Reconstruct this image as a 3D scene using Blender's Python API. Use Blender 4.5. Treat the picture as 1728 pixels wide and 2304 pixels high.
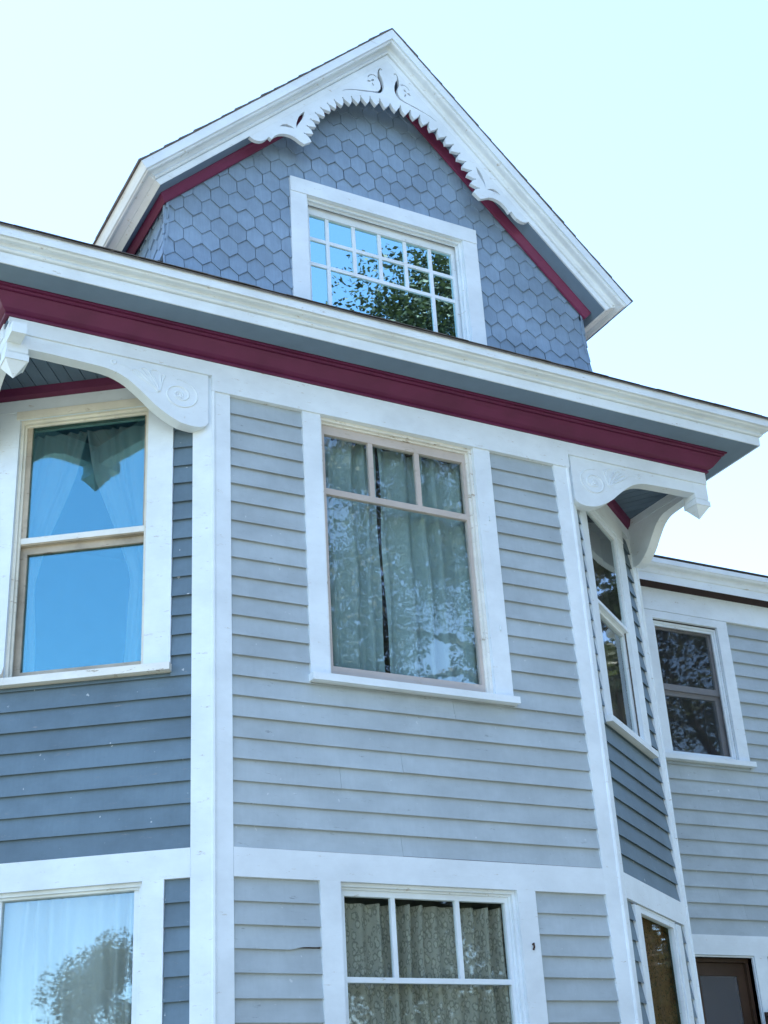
import bpy, math, random
from mathutils import Vector, Matrix
from mathutils.geometry import tessellate_polygon

sc = bpy.context.scene
for o in list(bpy.data.objects):
    bpy.data.objects.remove(o)
COL = sc.collection
rnd = random.Random(7)

# ------------------------------------------------------------------ camera
cam = bpy.data.cameras.new('camera')
cam.sensor_fit = 'HORIZONTAL'; cam.sensor_width = 36.0; cam.lens = 65.1
cam.clip_start = 0.05; cam.clip_end = 2000
cam_o = bpy.data.objects.new('camera', cam); COL.objects.link(cam_o)
R_ = Vector((0.880214, -0.471387, -0.054934)); U_ = Vector((-0.162769, -0.408595, 0.898085)); F_ = Vector((0.445791, 0.781565, 0.436378))
cam_o.matrix_world = Matrix(((R_.x, U_.x, -F_.x, -2.819), (R_.y, U_.y, -F_.y, -7.003), (R_.z, U_.z, -F_.z, 1.6), (0, 0, 0, 1)))
sc.camera = cam_o

# ------------------------------------------------------------------ sky, sun, exposure
SUN_EL, SUN_AZ = math.radians(70), math.radians(-20)
world = bpy.data.worlds.new('World'); sc.world = world; world.use_nodes = True
wn = world.node_tree; bg = wn.nodes['Background']
sky = wn.nodes.new('ShaderNodeTexSky'); sky.sky_type = 'NISHITA'; sky.sun_disc = False
sky.sun_elevation = SUN_EL; sky.sun_rotation = SUN_AZ
sky.air_density = 1.0; sky.dust_density = 0.1; sky.ozone_density = 2.0
wn.links.new(sky.outputs[0], bg.inputs[0]); bg.inputs[1].default_value = 0.13
sun = bpy.data.lights.new('sun', 'SUN'); sun.energy = 4.5; sun.angle = math.radians(0.53); sun.color = (1.0, 0.95, 0.86)
sun_o = bpy.data.objects.new('sun', sun); COL.objects.link(sun_o)
sd = Vector((math.sin(SUN_AZ) * math.cos(SUN_EL), math.cos(SUN_AZ) * math.cos(SUN_EL), math.sin(SUN_EL)))
sun_o.rotation_euler = sd.to_track_quat('Z', 'Y').to_euler(); sun_o.location = (-10, 30, 60)
vs = sc.view_settings
vs.view_transform = 'Standard'; vs.look = 'None'; vs.gamma = 1.0; vs.use_curve_mapping = False
vs.exposure = 2.11
sc.cycles.max_bounces = 10; sc.cycles.transparent_max_bounces = 16; sc.cycles.glossy_bounces = 4
sc.cycles.use_denoising = True

# ------------------------------------------------------------------ materials
MATS = {}
def ramp(nt, fac, stops):
    r = nt.nodes.new('ShaderNodeValToRGB')
    el = r.color_ramp.elements
    while len(el) < len(stops): el.new(0.5)
    for e, (p, c) in zip(el, stops):
        e.position = p; e.color = (*c, 1)
    nt.links.new(fac, r.inputs[0]); return r.outputs[0]
def noise(nt, scale, detail=4, rough=0.6, vec=None, dist=0.0):
    n = nt.nodes.new('ShaderNodeTexNoise'); n.inputs['Scale'].default_value = scale
    n.inputs['Detail'].default_value = detail; n.inputs['Roughness'].default_value = rough; n.inputs['Distortion'].default_value = dist
    if vec is not None: nt.links.new(vec, n.inputs['Vector'])
    return n.outputs[0]
def mapping(nt, scale, coord='Object', rot=(0, 0, 0)):
    t = nt.nodes.new('ShaderNodeTexCoord'); m = nt.nodes.new('ShaderNodeMapping')
    m.inputs['Scale'].default_value = scale; m.inputs['Rotation'].default_value = rot
    nt.links.new(t.outputs[coord], m.inputs[0]); return m.outputs[0]
def geo_pos(nt, scale):
    g = nt.nodes.new('ShaderNodeNewGeometry'); m = nt.nodes.new('ShaderNodeMapping')
    m.inputs['Scale'].default_value = scale; nt.links.new(g.outputs['Position'], m.inputs[0]); return m.outputs[0]
def mixc(nt, fac, a, b, mode='MIX'):
    m = nt.nodes.new('ShaderNodeMix'); m.data_type = 'RGBA'; m.blend_type = mode
    for v, s in ((fac, m.inputs[0]), (a, m.inputs[6]), (b, m.inputs[7])):
        if isinstance(v, (int, float)): s.default_value = v
        elif isinstance(v, tuple): s.default_value = (*v, 1)
        else: nt.links.new(v, s)
    return m.outputs[2]
def mathn(nt, op, a, b=0.0):
    m = nt.nodes.new('ShaderNodeMath'); m.operation = op
    for v, s in ((a, m.inputs[0]), (b, m.inputs[1])):
        if isinstance(v, (int, float)): s.default_value = v
        else: nt.links.new(v, s)
    return m.outputs[0]
def bump(nt, h, strength, dist=0.01):
    b = nt.nodes.new('ShaderNodeBump'); b.inputs['Strength'].default_value = strength; b.inputs['Distance'].default_value = dist
    nt.links.new(h, b.inputs['Height']); return b.outputs[0]
def new_mat(name):
    m = bpy.data.materials.new(name); m.use_nodes = True
    MATS[name] = m; nt = m.node_tree
    return m, nt, nt.nodes['Principled BSDF']

def paint(name, col, var=0.06, wear=0.0, wear_col=(0.25, 0.22, 0.18), rough=0.55, grain=0.25, stretch=(3, 3, 40), objvar=0.05, spots=0.0, streak=0.0):
    m, nt, b = new_mat(name)
    big = noise(nt, 1.0, 5, 0.65, geo_pos(nt, (2.2, 2.2, 3.0)))
    dark = tuple(c * (1 - var * 2.2) for c in col); lite = tuple(min(0.95, c * (1 + var)) for c in col)
    c = ramp(nt, big, [(0.3, dark), (0.62, lite)])
    oi = nt.nodes.new('ShaderNodeObjectInfo')
    f = mathn(nt, 'MULTIPLY_ADD', oi.outputs['Random'], objvar * 2); nt.nodes[-1].inputs[2].default_value = 1 - objvar
    hs = nt.nodes.new('ShaderNodeHueSaturation'); nt.links.new(c, hs.inputs['Color']); nt.links.new(f, hs.inputs['Value']); c = hs.outputs[0]
    fine = noise(nt, 1.0, 6, 0.7, geo_pos(nt, stretch))
    dirt = noise(nt, 1.0, 8, 0.75, geo_pos(nt, (9, 9, 14)))
    dm = ramp(nt, dirt, [(0.6, (0, 0, 0)), (0.82, (1, 1, 1))])
    c = mixc(nt, mathn(nt, 'MULTIPLY', dm, 0.35), c, tuple(x * 0.6 for x in col))
    if spots:
        sp = noise(nt, 1.0, 2, 0.5, geo_pos(nt, (26, 26, 26)))
        c = mixc(nt, mathn(nt, 'MULTIPLY', ramp(nt, sp, [(0.735, (0, 0, 0)), (0.77, (1, 1, 1))]), spots), c, (0.75, 0.77, 0.78))
    if streak:
        st = noise(nt, 1.0, 5, 0.7, geo_pos(nt, (55, 55, 3.5)))
        c = mixc(nt, mathn(nt, 'MULTIPLY', ramp(nt, st, [(0.42, (0, 0, 0)), (0.70, (1, 1, 1))]), streak), c, tuple(x * 0.62 for x in col))
    if wear:
        wv = noise(nt, 1.0, 10, 0.8, geo_pos(nt, (7, 7, 30)))
        wm = ramp(nt, wv, [(0.62 - wear * 0.25, (0, 0, 0)), (0.66 - wear * 0.25, (1, 1, 1))])
        c = mixc(nt, wm, c, wear_col)
    nt.links.new(c, b.inputs['Base Color'])
    b.inputs['Roughness'].default_value = rough
    b.inputs['Specular IOR Level'].default_value = 0.35
    nt.links.new(bump(nt, fine, grain, 0.004), b.inputs['Normal'])
    return m
WHITE = (0.72, 0.79, 0.84)
paint('white_paint', WHITE, 0.05, 0.05, (0.46, 0.44, 0.40), objvar=0.025, grain=0.35)
paint('worn_white_paint', (0.74, 0.74, 0.70), 0.08, 0.16, (0.36, 0.30, 0.23), objvar=0.03, grain=0.5, stretch=(20, 20, 20))
paint('cream_paint', (0.70, 0.68, 0.60), 0.09, 0.05, (0.36, 0.30, 0.22), objvar=0.03, grain=0.4, stretch=(20, 20, 20))
paint('weathered_wood', (0.44, 0.38, 0.30), 0.22, 0.15, (0.24, 0.19, 0.14), grain=0.6, stretch=(30, 30, 6))
paint('taupe_paint', (0.50, 0.44, 0.40), 0.06, 0.15, (0.40, 0.34, 0.27), grain=0.3)
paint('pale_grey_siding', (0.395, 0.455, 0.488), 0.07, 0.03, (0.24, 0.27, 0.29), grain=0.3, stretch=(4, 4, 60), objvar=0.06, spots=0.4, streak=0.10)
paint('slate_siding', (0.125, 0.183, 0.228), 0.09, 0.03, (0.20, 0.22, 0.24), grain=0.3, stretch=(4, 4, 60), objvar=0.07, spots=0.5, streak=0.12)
paint('shingle_blue', (0.23, 0.32, 0.43), 0.08, grain=0.7, stretch=(70, 70, 4), objvar=0.085, streak=0.28)
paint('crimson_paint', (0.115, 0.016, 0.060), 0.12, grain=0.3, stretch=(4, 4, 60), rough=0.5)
paint('dark_crimson_paint', (0.022, 0.009, 0.013), 0.12, grain=0.3, rough=0.6)  # crimson darkened to paint in the shade under the wing eave
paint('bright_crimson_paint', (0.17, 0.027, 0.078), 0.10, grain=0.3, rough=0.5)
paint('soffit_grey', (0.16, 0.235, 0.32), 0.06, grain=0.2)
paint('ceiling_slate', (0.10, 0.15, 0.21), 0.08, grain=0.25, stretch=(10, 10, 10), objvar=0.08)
paint('sash_grey', (0.34, 0.34, 0.36), 0.05, grain=0.1)
paint('brown_door_paint', (0.055, 0.030, 0.018), 0.2, grain=0.4, stretch=(30, 30, 5))
paint('lantern_brown', (0.06, 0.028, 0.018), 0.2, grain=0.2)
paint('interior_plaster', (0.10, 0.092, 0.085), 0.1)
paint('foundation_stone', (0.24, 0.23, 0.21), 0.15, grain=0.6, stretch=(20, 20, 20))
paint('felt', (0.05, 0.05, 0.05), 0.1)

def glass_mat(name, wave, base, tint=(0.93, 0.96, 0.95), scale=3.0, gcol=(0.86, 0.95, 1.0), rough=0.004):
    m, nt, b = new_mat(name); nt.nodes.remove(b); out = nt.nodes['Material Output']
    gl = nt.nodes.new('ShaderNodeBsdfGlossy'); gl.inputs['Roughness'].default_value = rough; gl.inputs['Color'].default_value = (*gcol, 1)
    tr = nt.nodes.new('ShaderNodeBsdfTransparent'); tr.inputs['Color'].default_value = (*tint, 1)
    fr = nt.nodes.new('ShaderNodeFresnel'); fr.inputs['IOR'].default_value = 1.52
    nrm = bump(nt, noise(nt, scale, 2, 0.5, geo_pos(nt, (1, 1, 0.8))), wave, 0.05)
    nt.links.new(nrm, gl.inputs['Normal'])
    f = mathn(nt, 'MULTIPLY_ADD', fr.outputs[0], 1.0); nt.nodes[-1].inputs[2].default_value = base
    f = mathn(nt, 'MINIMUM', f, 1.0)
    gm = nt.nodes.new('ShaderNodeNewGeometry'); f = mathn(nt, 'MULTIPLY', f, mathn(nt, 'SUBTRACT', 1.0, gm.outputs['Backfacing']))
    mx = nt.nodes.new('ShaderNodeMixShader'); nt.links.new(f, mx.inputs[0]); nt.links.new(tr.outputs[0], mx.inputs[1]); nt.links.new(gl.outputs[0], mx.inputs[2])
    nt.links.new(mx.outputs[0], out.inputs[0]); return m
glass_mat('window_glass', 0.006, 0.66, rough=0.008, gcol=(0.56, 0.92, 1.0))
glass_mat('sheer_window_glass', 0.010, 0.32, rough=0.012, gcol=(0.72, 0.88, 1.0))
glass_mat('old_window_glass', 0.012, 0.15, rough=0.014, scale=9.0)
glass_mat('clear_window_glass', 0.010, 0.08, rough=0.02)

def cloth(name, col, alpha, pattern=0.0, stripe=0.0):
    m, nt, b = new_mat(name); out = nt.nodes['Material Output']
    n = noise(nt, 1.0, 4, 0.6, geo_pos(nt, (8, 8, 2)))
    c = ramp(nt, n, [(0.3, tuple(x * 0.85 for x in col)), (0.7, col)])
    nt.links.new(c, b.inputs['Base Color']); b.inputs['Roughness'].default_value = 0.9
    tl = nt.nodes.new('ShaderNodeBsdfTranslucent'); nt.links.new(c, tl.inputs[0])
    m1 = nt.nodes.new('ShaderNodeMixShader'); m1.inputs[0].default_value = 0.15
    nt.links.new(b.outputs[0], m1.inputs[1]); nt.links.new(tl.outputs[0], m1.inputs[2])
    tp = nt.nodes.new('ShaderNodeBsdfTransparent')
    m2 = nt.nodes.new('ShaderNodeMixShader')
    if pattern:
        v = nt.nodes.new('ShaderNodeTexVoronoi'); v.inputs['Scale'].default_value = 1.0; v.feature = 'F1'
        nt.links.new(geo_pos(nt, (34, 34, 22)), v.inputs['Vector'])
        w = noise(nt, 1.0, 3, 0.6, geo_pos(nt, (38, 38, 30)), 1.5)
        s = mathn(nt, 'ADD', v.outputs[0], mathn(nt, 'MULTIPLY', w, 0.7))
        a = ramp(nt, s, [(0.62, (alpha,) * 3), (0.78, (alpha * pattern,) * 3), (0.9, (alpha * 0.85,) * 3)])
        nt.links.new(a, m2.inputs[0])
    else:
        m2.inputs[0].default_value = alpha
    nt.links.new(tp.outputs[0], m2.inputs[1]); nt.links.new(m1.outputs[0], m2.inputs[2]); nt.links.new(m2.outputs[0], out.inputs[0])
    return m
cloth('sheer_white_cloth', (0.82, 0.71, 0.65), 0.95)
cloth('full_sheer_cloth', (0.72, 0.70, 0.64), 0.95)
cloth('drape_cloth', (0.41, 0.55, 0.57), 0.98)
cloth('lace_cloth', (0.56, 0.54, 0.46), 0.94, 0.45)
cloth('brown_cloth', (0.30, 0.155, 0.06), 0.92, 0.6)
cloth('dim_cloth', (0.13, 0.105, 0.095), 0.8)
cloth('window_screen', (0.08, 0.08, 0.085), 0.16)
cloth('door_screen', (0.16, 0.16, 0.17), 0.62)

def simple(name, fn):
    m, nt, b = new_mat(name); fn(nt, b); return m
def _roof(nt, b):
    n = noise(nt, 60, 4, 0.8); n2 = noise(nt, 1, 3, 0.5, geo_pos(nt, (3, 3, 6)))
    c = mixc(nt, 0.5, ramp(nt, n, [(0.3, (0.06, 0.056, 0.055)), (0.7, (0.21, 0.19, 0.185))]), ramp(nt, n2, [(0.3, (0.09, 0.083, 0.08)), (0.7, (0.20, 0.185, 0.175))]))
    nt.links.new(c, b.inputs['Base Color']); b.inputs['Roughness'].default_value = 0.95; nt.links.new(bump(nt, n, 0.5, 0.01), b.inputs['Normal'])
simple('asphalt_shingle', _roof)
def _grass(nt, b):
    n = noise(nt, 1, 8, 0.7, geo_pos(nt, (0.35, 0.35, 0.35))); n2 = noise(nt, 1, 6, 0.8, geo_pos(nt, (14, 14, 14)))
    c = mixc(nt, 0.5, ramp(nt, n, [(0.3, (0.06, 0.075, 0.045)), (0.7, (0.13, 0.13, 0.10))]), ramp(nt, n2, [(0.3, (0.04, 0.055, 0.03)), (0.7, (0.15, 0.15, 0.11))]))
    nt.links.new(c, b.inputs['Base Color']); b.inputs['Roughness'].default_value = 0.95; nt.links.new(bump(nt, n2, 0.8, 0.05), b.inputs['Normal'])
simple('lawn', _grass)
def _conc(nt, b):
    n = noise(nt, 1, 8, 0.7, geo_pos(nt, (2, 2, 2))); n2 = noise(nt, 1, 5, 0.8, geo_pos(nt, (60, 60, 60)))
    c = mixc(nt, 0.4, ramp(nt, n, [(0.3, (0.28, 0.27, 0.25)), (0.7, (0.38, 0.37, 0.34))]), ramp(nt, n2, [(0.3, (0.22, 0.21, 0.20)), (0.7, (0.42, 0.41, 0.39))]))
    nt.links.new(c, b.inputs['Base Color']); b.inputs['Roughness'].default_value = 0.9; nt.links.new(bump(nt, n2, 0.3, 0.01), b.inputs['Normal'])
simple('pale_concrete', _conc)
def _bark(nt, b):
    n = noise(nt, 1, 8, 0.8, geo_pos(nt, (12, 12, 2)))
    nt.links.new(ramp(nt, n, [(0.3, (0.03, 0.022, 0.016)), (0.7, (0.13, 0.10, 0.075))]), b.inputs['Base Color']); b.inputs['Roughness'].default_value = 0.95
simple('bark', _bark)
def _leaf(a, c2):
    def f(nt, b):
        g = nt.nodes.new('ShaderNodeNewGeometry')
        c = ramp(nt, g.outputs['Random Per Island'], [(0.0, a), (0.75, c2), (1.0, tuple(x * 1.5 for x in c2))])
        nt.links.new(c, b.inputs['Base Color']); b.inputs['Roughness'].default_value = 0.55
        out = nt.nodes['Material Output']; tl = nt.nodes.new('ShaderNodeBsdfTranslucent'); nt.links.new(c, tl.inputs[0])
        mx = nt.nodes.new('ShaderNodeMixShader'); mx.inputs[0].default_value = 0.3
        nt.links.new(b.outputs[0], mx.inputs[1]); nt.links.new(tl.outputs[0], mx.inputs[2]); nt.links.new(mx.outputs[0], out.inputs[0])
    return f
simple('maple_leaves', _leaf((0.016, 0.024, 0.012), (0.048, 0.058, 0.022)))
simple('dark_leaves', _leaf((0.02, 0.035, 0.012), (0.06, 0.08, 0.022)))

# ------------------------------------------------------------------ mesh helpers
ORG = {}
def obj(name, verts, faces, mat, parent=None, label=None, kind=None, mats=None, fmat=None, smooth=False):
    xs = [v[0] for v in verts]; ys = [v[1] for v in verts]; zs = [v[2] for v in verts]
    c = Vector(((min(xs) + max(xs)) / 2, (min(ys) + max(ys)) / 2, (min(zs) + max(zs)) / 2))
    me = bpy.data.meshes.new(name)
    me.from_pydata([tuple(Vector(v) - c) for v in verts], [], faces)
    me.materials.append(MATS[mat])
    if mats:
        for x in mats: me.materials.append(MATS[x])
        for p, i in zip(me.polygons, fmat): p.material_index = i
    if smooth: me.polygons.foreach_set('use_smooth', [True] * len(me.polygons))
    me.update()
    o = bpy.data.objects.new(name, me); COL.objects.link(o)
    if parent is not None:
        o.parent = parent; o.location = c - ORG[parent.name]
    else:
        o.location = c
    ORG[o.name] = c
    if label: o['label'] = label
    if kind: o['kind'] = kind
    return o
def empty(name, loc, label, cat, group=None):
    o = bpy.data.objects.new(name, None); COL.objects.link(o); o.location = loc; ORG[o.name] = Vector(loc)
    o['label'] = label; o['category'] = cat
    if group: o['group'] = group
    return o
class MB:
    def __init__(s): s.v = []; s.f = []
    def add(s, v, f):
        n = len(s.v); s.v += [Vector(x) for x in v]; s.f += [tuple(i + n for i in q) for q in f]
    def hexa(s, p):      # 8 points: bottom ring 0-3, top ring 4-7
        s.add(p, [(3, 2, 1, 0), (4, 5, 6, 7), (0, 1, 5, 4), (1, 2, 6, 5), (2, 3, 7, 6), (3, 0, 4, 7)])
    def prism(s, loop, dirv, holes=()):
        loops = [list(map(Vector, loop))] + [list(map(Vector, h)) for h in holes]
        flat = [v for l in loops for v in l]; n = len(flat); d = Vector(dirv)
        tri = tessellate_polygon(loops)
        fs = [tuple(t) for t in tri] + [tuple(i + n for i in reversed(t)) for t in tri]
        k = 0
        for l in loops:
            m = len(l)
            for i in range(m): fs.append((k + i, k + (i + 1) % m, n + k + (i + 1) % m, n + k + i))
            k += m
        s.add(flat + [v + d for v in flat], fs)
    def tube(s, pts, r, n=6, close=False):
        pts = [Vector(p) for p in pts]; m = len(pts); ring = []
        for i, p in enumerate(pts):
            t = (pts[min(i + 1, m - 1)] - pts[max(i - 1, 0)]).normalized()
            a = t.orthogonal().normalized() if i == 0 else (pa - t * pa.dot(t)).normalized()
            pa = a; b = t.cross(a); rr = r[i] if isinstance(r, (list, tuple)) else r
            ring.append([p + (a * math.cos(2 * math.pi * k / n) + b * math.sin(2 * math.pi * k / n)) * rr for k in range(n)])
        base = len(s.v); fs = []
        for i in range(m - 1):
            for k in range(n):
                fs.append((i * n + k, i * n + (k + 1) % n, (i + 1) * n + (k + 1) % n, (i + 1) * n + k))
        fs.append(tuple(reversed(range(n)))); fs.append(tuple((m - 1) * n + k for k in range(n)))
        s.add([q for rg in ring for q in rg], fs)
    def build(s, name, mat, parent=None, **k): return obj(name, s.v, s.f, mat, parent, **k)

class Frame:             # wall-local frame: t along the wall, o outward, z up
    def __init__(s, p, t, n): s.p = Vector((*p, 0)); s.t = Vector((*t, 0)).normalized(); s.n = Vector((*n, 0)).normalized()
    def __call__(s, t, o, z): return s.p + s.t * t + s.n * o + Vector((0, 0, z))
    def box(s, mb, t0, t1, o0, o1, z0, z1):
        mb.hexa([s(t0, o0, z0), s(t1, o0, z0), s(t1, o1, z0), s(t0, o1, z0), s(t0, o0, z1), s(t1, o0, z1), s(t1, o1, z1), s(t0, o1, z1)])
def fbox(fr, name, mat, parent, t0, t1, o0, o1, z0, z1, **k):
    mb = MB(); fr.box(mb, t0, t1, o0, o1, z0, z1); return mb.build(name, mat, parent, **k)

# ------------------------------------------------------------------ dimensions (metres)
W = 2.7; D = 1.30; DYR = 0.931; DYL = 0.940; YW = 2.0; XW1 = 6.75; YB = 7.0
ZB0, ZB1 = 3.142, 3.300           # belt board
ZF0, ZF1, ZSTRIP = 6.139, 6.345, 6.247   # frieze
FRONT = Frame((0, 0), (1, 0), (0, -1))
CHL = Frame((0, 0), (-D, DYL), (-DYL, -D)); LENL = math.hypot(D, DYL)
CHR = Frame((W, 0), (D, DYR), (DYR, -D)); LENR = math.hypot(D, DYR)
WING = Frame((0, YW), (1, 0), (0, -1))
SIDL = Frame((-D, DYL), (0, 1), (-1, 0)); SIDR = Frame((W + D, DYR), (0, 1), (1, 0))
GX = 1.35; GHW = 1.685; GZ = 9.515
GFR = Frame((GX, 0), (1, 0), (0, -1))

# ------------------------------------------------------------------ ground
def sheet(name, x0, y0, x1, y1, z, mat, label, n=1):
    o = obj(name, [(x0, y0, z), (x1, y0, z), (x1, y1, z), (x0, y1, z)], [(0, 1, 2, 3)], mat, label=label, kind='structure'); return o
sheet('ground', -600, -600, 600, 600, 0.0, 'lawn', 'mown green lawn around the house')
sheet('driveway', -40, -9.5, 40, -6.0, 0.004, 'pale_concrete', 'pale concrete drive in front of the house')  # unseen pale sheet, added to bounce sunlight up onto the facade

# ------------------------------------------------------------------ house
house = empty('house', (1.35, 2.5, 0), 'two storey victorian house with grey clapboards, white trim, crimson mouldings and a shingled front gable', 'house')

def wall(fr, t0, t1, z0, z1, holes, name='wall', depth=0.10, mat='interior_plaster', top=None):
    ts = sorted({t0, t1, *[h[0] for h in holes], *[h[1] for h in holes]}); zs = sorted({z0, z1, *[h[2] for h in holes], *[h[3] for h in holes]})
    mb = MB()
    for a, b in zip(ts, ts[1:]):
        run = None
        for c, d in zip(zs, zs[1:]):
            if any(h[0] <= (a + b) / 2 <= h[1] and h[2] <= (c + d) / 2 <= h[3] for h in holes):
                if run: fr.box(mb, a, b, -0.03, -0.03 - depth, *run); run = None
            else: run = (run[0], d) if run else (c, d)
        if run: fr.box(mb, a, b, -0.03, -0.03 - depth, *run)
    return mb.build(name, mat, house)

def clap_mb(mb, fr, t0, t1, z0, z1, jz, jo, wav=None):
    n = 14 if wav else max(1, int((t1 - t0) / 0.45)); r = random.Random(int((t0 + 9) * 977 + z0 * 3571))
    v = []
    for i in range(n + 1):
        t = t0 + (t1 - t0) * i / n
        a = z0 + jz + (r.random() - 0.5) * 0.0022; b = -0.004 + jo + (r.random() - 0.5) * 0.0016
        if wav: a += wav(t)
        v += [fr(t, b, a), fr(t, -0.0285, a + 0.011), fr(t, -0.0275, z1), fr(t, -0.0235, z1), fr(t, b - 0.0005, a + 0.004)]
    f = []
    for i in range(n):
        p, q = i * 5, i * 5 + 5
        for k in range(5): f.append((p + k, p + (k + 1) % 5, q + (k + 1) % 5, q + k))
    f += [(4, 3, 2, 1, 0), tuple(n * 5 + k for k in range(5))]
    mb.add(v, f)

def siding(fr, t0, t1, ztop, zlow, nrow, pitch, openings, mat, wall_o, zpart=-9, special=None):
    """openings: (t0,t1,z0,z1) outer casing rectangles. Rows below zpart are joined."""
    low = MB()
    for k in range(nrow):
        z0 = ztop - pitch * (k + 1); z1 = z0 + pitch + (0.010 if k else 0.0)
        if z0 < zlow - 0.02: break
        spans = [(t0, t1, z1)]
        for (a, b, c, d) in openings:
            if z1 - 0.012 > c and z0 < d:
                ns = []
                for (p, q, zt) in spans:
                    if b <= p or a >= q: ns.append((p, q, zt)); continue
                    if a > p: ns.append((p, a, zt))
                    if z0 < c - 0.004: ns.append((a, b, c))
                    if b < q: ns.append((b, q, zt))
                spans = ns
        jz = rnd.uniform(-0.0025, 0.0025); jo = rnd.uniform(-0.002, 0.002)
        groups = []; 
        for sp in spans:                      # spans that touch are one board
            if groups and abs(groups[-1][-1][1] - sp[0]) < 1e-6: groups[-1].append(sp)
            else: groups.append([sp])
        for g in groups:
            pieces = [g]
            if len(g) == 1 and g[0][1] - g[0][0] > 2.0 and rnd.random() < 0.5:   # a butt joint somewhere along a long row
                j = rnd.uniform(g[0][0] + 0.6, g[0][1] - 0.6); pieces = [[(g[0][0], j - 0.0008, g[0][2])], [(j + 0.0008, g[0][1], g[0][2])]]
            for pc in pieces:
                mb = low if z0 < zpart else MB()
                for (p, q, zt) in pc: clap_mb(mb, fr, p, q, z0, zt, jz, jo, special(k, p) if special else None)
                if mb is not low: mb.build('clapboard', mat, wall_o)
                jz += rnd.uniform(-0.0015, 0.0015)
    if low.v: low.build('clapboard', mat, wall_o, kind='stuff')

# --- window rectangles: outer casing / inner opening
F2 = dict(o=(0.614, 2.042), i=(0.743, 1.909), z=(4.342, ZF0))
F1 = dict(o=(0.626, 2.056), i=(0.752, 1.927), z=(1.05, ZB0))
L2 = dict(o=(0.257, 1.400), i=(0.416, 1.254), z=(4.360, 6.095))
L1 = dict(o=(0.276, 1.385), i=(0.395, 1.262), z=(1.05, ZB0))
R2 = dict(o=(0.190, 1.272), i=(0.345, 1.100), z=(4.350, 6.03))
R1 = dict(o=(0.262, 1.366), i=(0.380, 1.245), z=(1.05, 3.125))
G1 = dict(o=(4.890, 5.892), i=(5.020, 5.770), z=(4.797, 6.064))
DR = dict(o=(4.800, 5.703), i=(4.925, 5.553), z=(0.62, 3.128))
AT = dict(o=(0.579 - GX, 2.117 - GX), i=(0.706 - GX, 1.992 - GX), z=(6.98, 7.92))
hole = lambda w: (w['i'][0], w['i'][1], w['z'][0], w['z'][1])
ZG = 0.60
w_front = wall(FRONT, 0, W, ZG, 6.50, [hole(F2), hole(F1)])
w_l = wall(CHL, 0, LENL, ZG, 6.50, [hole(L2), hole(L1)])
w_r = wall(CHR, 0, LENR, ZG, 6.50, [hole(R2), hole(R1)])
w_wing = wall(WING, W + D, XW1, ZG, 6.50, [hole(G1), hole(DR)])
w_sl = wall(SIDL, 0, YB - DYL, ZG, 6.50, [])
w_sr = wall(SIDR, 0, YW - DYR, ZG, 6.50, [])
w_we = wall(Frame((XW1, YW), (0, 1), (1, 0)), 0, YB - YW, ZG, 6.50, [])
w_b = wall(Frame((-D, YB), (1, 0), (0, 1)), 0, XW1 + D, ZG, 6.50, [])

cas = lambda w, head=0.0: (w['o'][0], w['o'][1], w['z'][0] - 0.045, w['z'][1] + head)
# broken, curled bottom edge of one board left of the lower window
def crack(k, p):
    if k == 2 and p < 0.3:
        return lambda t: 0.0 if t < 0.38 else 0.020 * math.sin((t - 0.38) / 0.25 * math.pi * 0.5) ** 2 + 0.004 * math.sin(t * 40)
    return None
PF, PW = 0.1234, 0.129
siding(FRONT, 0.112, W - 0.119, ZF0, ZB1, 23, PF, [cas(F2)], 'pale_grey_siding', w_front)
siding(FRONT, 0.112, W - 0.119, ZB0, ZG, 21, 0.1242, [cas(F1)], 'pale_grey_siding', w_front, 2.0, crack)
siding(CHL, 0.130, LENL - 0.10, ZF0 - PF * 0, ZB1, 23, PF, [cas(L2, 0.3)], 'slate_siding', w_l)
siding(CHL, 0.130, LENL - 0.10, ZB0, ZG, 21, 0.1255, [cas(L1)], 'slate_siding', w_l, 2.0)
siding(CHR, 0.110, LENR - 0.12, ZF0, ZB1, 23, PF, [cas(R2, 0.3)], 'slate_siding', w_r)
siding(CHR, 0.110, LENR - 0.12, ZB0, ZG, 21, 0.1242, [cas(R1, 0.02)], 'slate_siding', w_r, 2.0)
siding(WING, W + D + 0.03, XW1 - 0.1, ZF0, ZB1, 22, PW, [cas(G1, 0.09)], 'pale_grey_siding', w_wing)
siding(WING, W + D + 0.03, XW1 - 0.1, ZB0, ZG, 20, 0.127, [(DR['o'][0], DR['o'][1], 0.5, 3.2)], 'pale_grey_siding', w_wing, 2.3)
siding(SIDL, 0.0, YB - DYL, ZF0, ZG, 45, PF, [], 'pale_grey_siding', w_sl, 99)
siding(SIDR, 0.12, YW - DYR - 0.03, ZF0, ZG, 45, PF, [], 'pale_grey_siding', w_sr, 99)

# --- foundation, floors
mb = MB(); foot = [(0, 0), (W, 0), (W + D, DYR), (W + D, YW), (XW1, YW), (XW1, YB), (-D, YB), (-D, DYL)]
mb.prism([(x, y, 0) for x, y in foot], (0, 0, 0.6)); mb.build('foundation', 'foundation_stone', house)
def inset(p, k=0.97):
    cx, cy = 2.2, 3.2; return [(cx + (x - cx) * k, cy + (y - cy) * k) for x, y in p]
for z in (3.22, 6.40):
    mb = MB(); mb.prism([(x, y, z) for x, y in inset(foot, 0.94)], (0, 0, 0.04)); mb.build('floor', 'interior_plaster', house)
fbox(Frame((0, 3.2), (1, 0), (0, -1)), 'partition', 'interior_plaster', house, -D + .15, XW1 - .2, 0, -0.1, 0.6, 6.4)

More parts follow.
